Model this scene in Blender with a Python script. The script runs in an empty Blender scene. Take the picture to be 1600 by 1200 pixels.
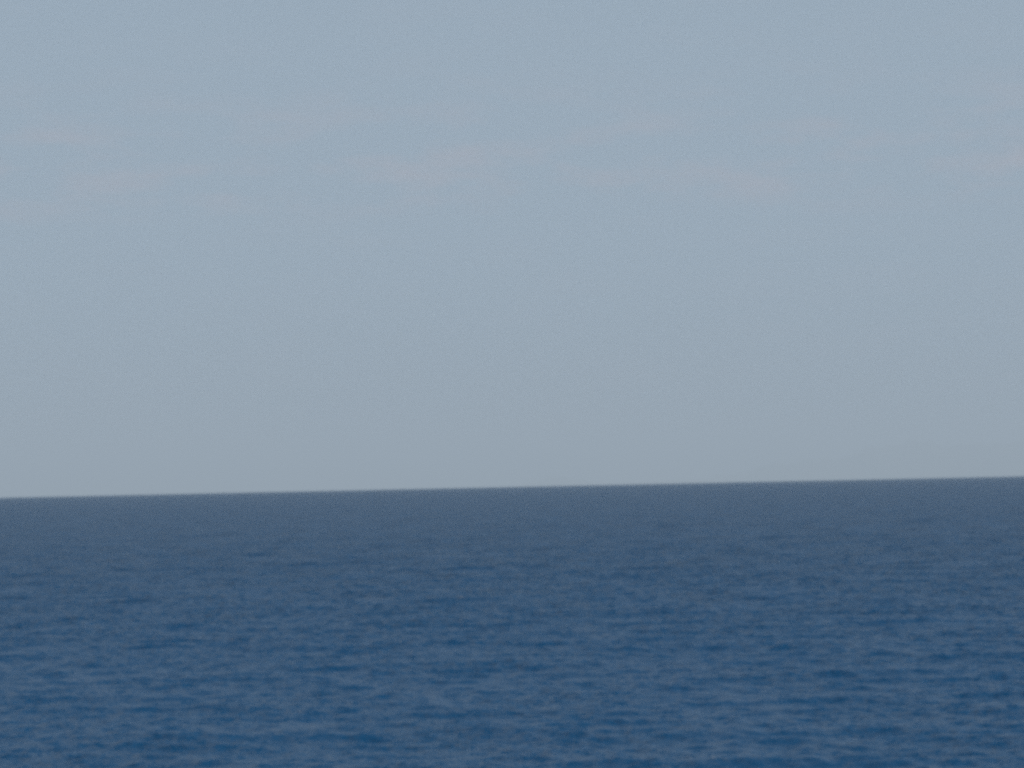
import bpy, math
import numpy as np
from mathutils import Matrix

# ------------------------------------------------------------------ camera, sky, sun, exposure
scene = bpy.context.scene
R_EARTH = 6371000.0
CAM_H = 10.0                       # metres above the water
LENS = 100.0

cam_data = bpy.data.cameras.new('camera')
cam = bpy.data.objects.new('camera', cam_data)
scene.collection.objects.link(cam)
cam_data.lens = LENS
cam_data.sensor_width = 36.0
cam_data.clip_start = 0.1
cam_data.clip_end = 400000.0
f_px = 1600.0 * LENS / 36.0
dip = math.sqrt(2.0 * CAM_H / R_EARTH)                 # dip of the true horizon
ROLL = math.radians(-1.2)                             # the camera was held slightly askew
pitch = math.atan(161.0 * math.cos(ROLL) / f_px) - dip
cam.matrix_world = (Matrix.Translation((0, 0, CAM_H))
                    @ Matrix.Rotation(math.radians(90) + pitch, 4, 'X')
                    @ Matrix.Rotation(ROLL, 4, 'Z'))
scene.camera = cam

SKY = 0.08
CLOUD_SHIFT = (19.3958, 12.862, -7.20864)
VEIL_LOW = (0.300 / SKY, 0.374 / SKY, 0.452 / SKY, 1)
VEIL_HIGH = (0.325 / SKY, 0.412 / SKY, 0.500 / SKY, 1)
CLOUD = (0.41 / SKY, 0.42 / SKY, 0.48 / SKY, 1)
SUN_ELEV, SUN_AZ = math.radians(48), math.radians(125)  # azimuth from +Y, clockwise: to the right, a little behind the camera

world = bpy.data.worlds.new('World')
scene.world = world
world.use_nodes = True
nt = world.node_tree
nt.nodes.clear()
w_out = nt.nodes.new('ShaderNodeOutputWorld')
w_bg = nt.nodes.new('ShaderNodeBackground')
sky = nt.nodes.new('ShaderNodeTexSky')
sky.sky_type = 'NISHITA'
sky.sun_disc = False
sky.sun_elevation = SUN_ELEV
sky.sun_rotation = SUN_AZ
sky.altitude = 0.0
sky.air_density = 1.0
sky.dust_density = 1.0
sky.ozone_density = 3.0
w_bg.inputs['Strength'].default_value = SKY

def N(kind, **kw):
    n = nt.nodes.new(kind)
    for k, v in kw.items():
        setattr(n, k, v)
    return n

def L(o, i):
    nt.links.new(o, i)

def map_range(value, f0, f1, t0, t1, smooth=False):
    n = N('ShaderNodeMapRange', interpolation_type='SMOOTHSTEP' if smooth else 'LINEAR')
    for key, v in (('From Min', f0), ('From Max', f1), ('To Min', t0), ('To Max', t1)):
        n.inputs[key].default_value = v
    L(value, n.inputs['Value'])
    return n.outputs['Result']

def mix_col(fac, a, b):
    n = N('ShaderNodeMix', data_type='RGBA')
    if fac is not None:
        L(fac, n.inputs['Factor'])
    for key, v in (('A', a), ('B', b)):
        if isinstance(v, tuple):
            n.inputs[key].default_value = v
        else:
            L(v, n.inputs[key])
    return n.outputs['Result']

tc = N('ShaderNodeTexCoord')
sep = N('ShaderNodeSeparateXYZ')
L(tc.outputs['Generated'], sep.inputs['Vector'])
height = sep.outputs['Z']                                # sine of the elevation
# a pale veil of summer haze over the clear sky, thickest low down
veil = mix_col(map_range(height, 0.0, 0.09, 0, 1, True), VEIL_LOW, VEIL_HIGH)
hazy = mix_col(map_range(height, 0.14, 0.40, 0.97, 0.03, True), sky.outputs['Color'], veil)
# a faint broken bank of thin warm-grey cloud low in the sky, all the way round
mp = N('ShaderNodeMapping')
mp.inputs['Scale'].default_value = (19.0, 19.0, 70.0)
mp.inputs['Location'].default_value = CLOUD_SHIFT
L(tc.outputs['Generated'], mp.inputs['Vector'])
ns = N('ShaderNodeTexNoise')
ns.inputs['Scale'].default_value = 1.3
ns.inputs['Detail'].default_value = 6.0
ns.inputs['Roughness'].default_value = 0.58
L(mp.outputs['Vector'], ns.inputs['Vector'])
wisp = map_range(ns.outputs['Fac'], 0.47, 0.78, 0.0, 0.85)
rise = map_range(height, 0.088, 0.104, 0.12, 1.0, True)
fade = map_range(height, 0.112, 0.150, 1.0, 0.10, True)
band = N('ShaderNodeMath', operation='MULTIPLY')
L(rise, band.inputs[0]); L(fade, band.inputs[1])
amount = N('ShaderNodeMath', operation='MULTIPLY')
L(band.outputs[0], amount.inputs[0]); L(wisp, amount.inputs[1])
final = mix_col(amount.outputs[0], hazy, CLOUD)
L(final, w_bg.inputs['Color'])
L(w_bg.outputs['Background'], w_out.inputs['Surface'])

sun_data = bpy.data.lights.new('sun', 'SUN')
sun_data.energy = 3.9
sun_data.angle = math.radians(0.5)
sun_data.color = (1.0, 0.97, 0.92)
sun = bpy.data.objects.new('sun', sun_data)
scene.collection.objects.link(sun)
sun.rotation_euler = (math.radians(90) - SUN_ELEV, 0, math.pi - SUN_AZ)

vs = scene.view_settings
vs.view_transform = 'Standard'
vs.look = 'None'
vs.exposure = 0.0
vs.gamma = 1.0
vs.use_curve_mapping = False
scene.cycles.filter_width = 4.4          # a soft lens
scene.cycles.use_denoising = False       # leaves a little grain

# ------------------------------------------------------------------ sea
LOST_GAIN = 22.0
rng = np.random.default_rng(11)

def make_waves():
    """Directional wind sea: list of (wavelength, direction, amplitude, phase)."""
    out = []
    n = 150
    lam = np.exp(np.linspace(math.log(0.42), math.log(26.0), n))
    wind = math.radians(-104)            # blowing towards the viewer, a little askew
    for L in lam:
        L *= rng.uniform(0.95, 1.05)
        spread = 0.9 if L < 3 else 0.55
        th = wind + rng.normal(0, spread)
        # slope variance nearly even over the octaves, falling off above 6 m
        slope = 0.0225 * (1.0 if L < 2 else (2.0 / L) ** 0.55) * (1.0 if L > 1 else L)
        k = 2 * math.pi / L
        out.append((k, th, slope / k, rng.uniform(0, 2 * math.pi)))
    return out

def build_sea():
    half = math.radians(13.5)
    a_in = np.linspace(-half, half, 760)
    t = np.linspace(0, 1, 150)[1:-1]
    a_out = half + (2 * math.pi - 2 * half) * t
    ang = np.concatenate([a_in, a_out])                 # azimuth from +Y, all the way round
    near = np.linspace(2.0, 85.0, 50)[:-1]
    # even steps in sight-line angle, from 85 m to well past the horizon
    mid = []
    r = 85.0
    while r < 14000.0:
        mid.append(r)
        r += min(max(0.13, r * r / CAM_H * 0.82e-4), 0.05 * r)
    rad = np.concatenate([near, np.array(mid), np.linspace(14000.0, 112000.0, 50)])
    nr, na = len(rad), len(ang)
    A, Rr = np.meshgrid(ang, rad)
    x0 = (Rr * np.sin(A)).ravel().astype(np.float32)
    y0 = (Rr * np.cos(A)).ravel().astype(np.float32)
    rr = Rr.ravel()
    x, y, z = x0.copy(), y0.copy(), (-rr * rr / (2 * R_EARTH)).astype(np.float32)
    dr = np.gradient(rad)
    step = np.repeat(np.maximum(dr, 0.02), na).astype(np.float32)
    tan_a = np.gradient(ang)
    step = np.maximum(step, (np.abs(tan_a)[None, :] * rad[:, None]).ravel().astype(np.float32))
    lost = np.zeros(nr * na, np.float32)
    for k, th, a, ph in make_waves():
        L = 2 * math.pi / k
        m = L / step                                     # samples per wave: fade out what the mesh cannot hold
        wgt = np.clip((m - 0.8) / 1.4, 0, 1)
        lost += (0.5 * (a * k) ** 2 * (1 - wgt ** 2)).astype(np.float32)
        idx = np.nonzero(wgt > 0.01)[0]
        if not len(idx):
            continue
        dx, dy = math.cos(th), math.sin(th)
        p = (k * (dx * x0[idx] + dy * y0[idx]) + ph).astype(np.float32)
        w = wgt[idx] * a
        z[idx] += w * np.cos(p)
        s = 0.8 * w * np.sin(p)
        x[idx] -= dx * s
        y[idx] -= dy * s
    print('sea grid', nr, na, 'tris', 2 * nr * na)
    co = np.empty((nr * na + 1, 3), np.float32)
    co[:-1, 0], co[:-1, 1], co[:-1, 2] = x, y, z
    co[-1] = (0, 0, 0)
    i = np.arange(nr - 1)[:, None] * na
    j = np.arange(na)[None, :]
    jn = (j + 1) % na
    quads = np.stack([i + j, i + na + j, i + na + jn, i + jn], -1).reshape(-1, 4)   # seen from above: ccw
    tris = np.stack([np.full(na, nr * na), np.arange(na), (np.arange(na) + 1) % na], -1)
    me = bpy.data.meshes.new('sea')
    nq, ntr = len(quads), len(tris)
    me.vertices.add(len(co))
    me.vertices.foreach_set('co', co.ravel())
    loops = np.concatenate([quads[:, ::-1].ravel(), tris[:, ::-1].ravel()]).astype(np.int32)
    me.loops.add(len(loops))
    me.loops.foreach_set('vertex_index', loops)
    starts = np.concatenate([np.arange(nq) * 4, nq * 4 + np.arange(ntr) * 3]).astype(np.int32)
    me.polygons.add(nq + ntr)
    me.polygons.foreach_set('loop_start', starts)
    me.polygons.foreach_set('use_smooth', np.ones(nq + ntr, bool))
    at = me.attributes.new('ripple', 'FLOAT', 'POINT')
    at.data.foreach_set('value', np.concatenate([np.sqrt(lost), [0.1]]).astype(np.float32))
    me.update(calc_edges=True)
    me.validate()
    ob = bpy.data.objects.new('sea', me)
    ob['kind'] = 'structure'
    ob['label'] = 'choppy dark blue open sea reaching to the horizon'
    scene.collection.objects.link(ob)
    return ob, np.stack([x, y, z], -1), A.ravel(), rr

def water_material():
    m = bpy.data.materials.new('sea_water')
    m.use_nodes = True
    t = m.node_tree
    b = t.nodes['Principled BSDF']
    b.inputs['Base Color'].default_value = (0.0075, 0.050, 0.114, 1)
    b.inputs['Roughness'].default_value = 0.30
    b.inputs['IOR'].default_value = 1.333
    b.inputs['Specular IOR Level'].default_value = 0.13
    # wind ripples too small for the mesh tilt the surface a little
    geo = t.nodes.new('ShaderNodeNewGeometry')
    acc = None
    for sc, amp in ((1.7, 0.95), (5.0, 1.5)):
        n = t.nodes.new('ShaderNodeTexNoise')
        n.inputs['Scale'].default_value = sc
        n.inputs['Detail'].default_value = 3.0
        t.links.new(geo.outputs['Position'], n.inputs['Vector'])
        s = t.nodes.new('ShaderNodeVectorMath'); s.operation = 'SUBTRACT'
        s.inputs[1].default_value = (0.5, 0.5, 0.5)
        t.links.new(n.outputs['Color'], s.inputs[0])
        q = t.nodes.new('ShaderNodeVectorMath'); q.operation = 'MULTIPLY'
        q.inputs[1].default_value = (amp, amp, 0)
        t.links.new(s.outputs[0], q.inputs[0])
        if acc is None:
            acc = q
        else:
            ad = t.nodes.new('ShaderNodeVectorMath'); ad.operation = 'ADD'
            t.links.new(acc.outputs[0], ad.inputs[0]); t.links.new(q.outputs[0], ad.inputs[1])
            acc = ad
    # where the mesh grows too coarse for the shorter waves, their slope comes back here
    at = t.nodes.new('ShaderNodeAttribute'); at.attribute_name = 'ripple'
    ma = t.nodes.new('ShaderNodeMath'); ma.operation = 'MULTIPLY_ADD'
    ma.inputs[1].default_value = LOST_GAIN
    ma.inputs[2].default_value = 1.0
    t.links.new(at.outputs['Fac'], ma.inputs[0])
    # gusts: broad patches of rougher and smoother water
    gm = t.nodes.new('ShaderNodeMapping')
    gm.inputs['Scale'].default_value = (0.15, 0.06, 0.1)
    t.links.new(geo.outputs['Position'], gm.inputs['Vector'])
    gn = t.nodes.new('ShaderNodeTexNoise')
    gn.inputs['Scale'].default_value = 1.0
    gn.inputs['Detail'].default_value = 4.0
    t.links.new(gm.outputs['Vector'], gn.inputs['Vector'])
    gr = t.nodes.new('ShaderNodeMapRange')
    for key, v in (('From Min', 0.32), ('From Max', 0.68), ('To Min', 0.45), ('To Max', 1.7)):
        gr.inputs[key].default_value = v
    t.links.new(gn.outputs['Fac'], gr.inputs['Value'])
    gu = t.nodes.new('ShaderNodeMath'); gu.operation = 'MULTIPLY'
    t.links.new(ma.outputs[0], gu.inputs[0]); t.links.new(gr.outputs['Result'], gu.inputs[1])
    ma = gu
    sc_ = t.nodes.new('ShaderNodeVectorMath'); sc_.operation = 'SCALE'
    t.links.new(acc.outputs[0], sc_.inputs[0]); t.links.new(ma.outputs[0], sc_.inputs['Scale'])
    acc = sc_
    ad = t.nodes.new('ShaderNodeVectorMath'); ad.operation = 'ADD'
    t.links.new(geo.outputs['Normal'], ad.inputs[0]); t.links.new(acc.outputs[0], ad.inputs[1])
    no = t.nodes.new('ShaderNodeVectorMath'); no.operation = 'NORMALIZE'
    t.links.new(ad.outputs[0], no.inputs[0])
    t.links.new(no.outputs[0], b.inputs['Normal'])
    return m

sea, sea_pts, sea_az, sea_r = build_sea()
sea.data.materials.append(water_material())

# ------------------------------------------------------------------ the odd fleck of foam on a crest
def build_foam():
    g = np.random.default_rng(5)
    lift = sea_pts[:, 2] + sea_r ** 2 / (2 * R_EARTH)
    ok = (np.abs(sea_az) < math.radians(12)) & (sea_r > 95) & (sea_r < 650)
    crest = np.nonzero(ok & (lift > np.quantile(lift[ok], 0.93)))[0]
    verts, faces = [], []
    for i in g.choice(crest, 6, replace=False):
        cx, cy, cz = (float(v) for v in sea_pts[i])
        far = float(sea_r[i])
        w = g.uniform(0.035, 0.08) * (far / 110.0) ** 0.6
        b = len(verts)
        for ring, (rad, h) in enumerate(((1.0, -0.02), (0.72, 0.32), (0.35, 0.52))):
            for k in range(8):
                a = k * math.pi / 4 + g.uniform(-0.25, 0.25)
                q = rad * w * g.uniform(0.65, 1.3)
                verts.append((cx + 1.5 * q * math.cos(a), cy + q * math.sin(a), cz + h * w * g.uniform(0.6, 1.3)))
        verts.append((cx, cy, cz + 0.58 * w))
        for ring in range(2):
            for k in range(8):
                k2 = (k + 1) % 8
                faces.append((b + ring * 8 + k, b + ring * 8 + k2, b + ring * 8 + 8 + k2, b + ring * 8 + 8 + k))
        for k in range(8):
            faces.append((b + 16 + k, b + 16 + (k + 1) % 8, b + 24))
    me = bpy.data.meshes.new('foam')
    me.from_pydata(verts, [], faces)
    ob = bpy.data.objects.new('foam', me)
    ob['kind'] = 'stuff'
    ob['label'] = 'tiny scattered pale flecks of foam on the wave crests'
    scene.collection.objects.link(ob)
    m = bpy.data.materials.new('foam')
    m.use_nodes = True
    p = m.node_tree.nodes['Principled BSDF']
    p.inputs['Base Color'].default_value = (0.26, 0.28, 0.29, 1)
    p.inputs['Roughness'].default_value = 0.9
    me.materials.append(m)

build_foam()

# ------------------------------------------------------------------ a far coast, almost lost in the haze
def build_coast():
    """Long hilly coast some 100 km off: (azimuth in degrees, summit height in metres) along its ridge."""
    prof_a = [-1.2, 0.0, 0.7, 1.4, 2.2, 3.0, 4.2, 5.6, 7.0, 7.9, 8.6, 9.4, 10.3, 11.5, 13, 15, 18]
    prof_h = [0, 600, 930, 890, 690, 700, 930, 1300, 1660, 1900, 1930, 1850, 1770, 1630, 1450, 1100, 0]
    g = np.random.default_rng(3)
    a = np.linspace(-1.2, 18, 300)
    h = np.interp(a, prof_a, prof_h)
    for f, amp in ((1.3, 0.05), (3.1, 0.035), (7.3, 0.02), (15.0, 0.012)):
        h = h * (1 + amp * np.sin(f * a * 2 + g.uniform(0, 6)))
    d = np.linspace(0, 1, 16)
    cross = np.sin(math.pi * d) ** 0.8
    cols = len(d)
    verts, faces = [], []
    for i, (ai, hi) in enumerate(zip(np.radians(a), h)):
        for j, dj in enumerate(d):
            rr = 98000.0 + 9000.0 * dj
            k = cross[j] * (1 + 0.16 * math.sin(5.1 * a[i] + 9 * dj) * math.sin(math.pi * dj) * (abs(dj - 0.5) > 0.1))
            verts.append((rr * math.sin(ai), rr * math.cos(ai), hi * k - rr * rr / (2 * R_EARTH) - (2.0 if j in (0, cols - 1) else 0.0)))
    for i in range(len(a) - 1):
        for j in range(cols - 1):
            faces.append((i * cols + j, i * cols + j + 1, (i + 1) * cols + j + 1, (i + 1) * cols + j))
    me = bpy.data.meshes.new('hills')
    me.from_pydata(verts, [], [tuple(reversed(q)) for q in faces])
    for p in me.polygons:
        p.use_smooth = True
    ob = bpy.data.objects.new('hills', me)
    ob['kind'] = 'structure'
    ob['label'] = 'far hilly coast almost lost in haze above the horizon'
    scene.collection.objects.link(ob)
    m = bpy.data.materials.new('hill_scrub')
    m.use_nodes = True
    t = m.node_tree
    b = t.nodes['Principled BSDF']
    b.inputs['Roughness'].default_value = 0.95
    n = t.nodes.new('ShaderNodeTexNoise')
    n.inputs['Scale'].default_value = 0.002
    n.inputs['Detail'].default_value = 5.0
    geo = t.nodes.new('ShaderNodeNewGeometry')
    cr = t.nodes.new('ShaderNodeValToRGB')
    cr.color_ramp.elements[0].position = 0.38
    cr.color_ramp.elements[0].color = (0.04, 0.06, 0.035, 1)
    cr.color_ramp.elements[1].position = 0.66
    cr.color_ramp.elements[1].color = (0.12, 0.12, 0.09, 1)
    t.links.new(geo.outputs['Position'], n.inputs['Vector'])
    t.links.new(n.outputs['Fac'], cr.inputs['Fac'])
    t.links.new(cr.outputs['Color'], b.inputs['Base Color'])
    me.materials.append(m)
    return max(v[2] for v in verts)

COAST_TOP = build_coast()

# ------------------------------------------------------------------ sea haze in the lowest air
def build_haze():
    x, z0, z1 = 113000.0, -(112000.0 ** 2) / (2 * R_EARTH) - 1.5, COAST_TOP + 2.0
    me = bpy.data.meshes.new('haze')
    v = [(a, b, c) for c in (z0, z1) for a, b in ((-x, -x), (x, -x), (x, x), (-x, x))]
    f = [(3, 2, 1, 0), (4, 5, 6, 7), (0, 1, 5, 4), (1, 2, 6, 5), (2, 3, 7, 6), (3, 0, 4, 7)]
    me.from_pydata(v, [], f)
    ob = bpy.data.objects.new('haze', me)
    ob['kind'] = 'stuff'
    ob['label'] = 'thin pale sea haze lying over the far water and coast'
    scene.collection.objects.link(ob)
    m = bpy.data.materials.new('haze_air')
    m.use_nodes = True
    t = m.node_tree
    t.nodes.clear()
    o = t.nodes.new('ShaderNodeOutputMaterial')
    p = t.nodes.new('ShaderNodeVolumePrincipled')
    p.inputs['Color'].default_value = (0.79, 0.92, 1.0, 1)
    p.inputs['Density'].default_value = 3.75e-5
    t.links.new(p.outputs['Volume'], o.inputs['Volume'])
    me.materials.append(m)

build_haze()
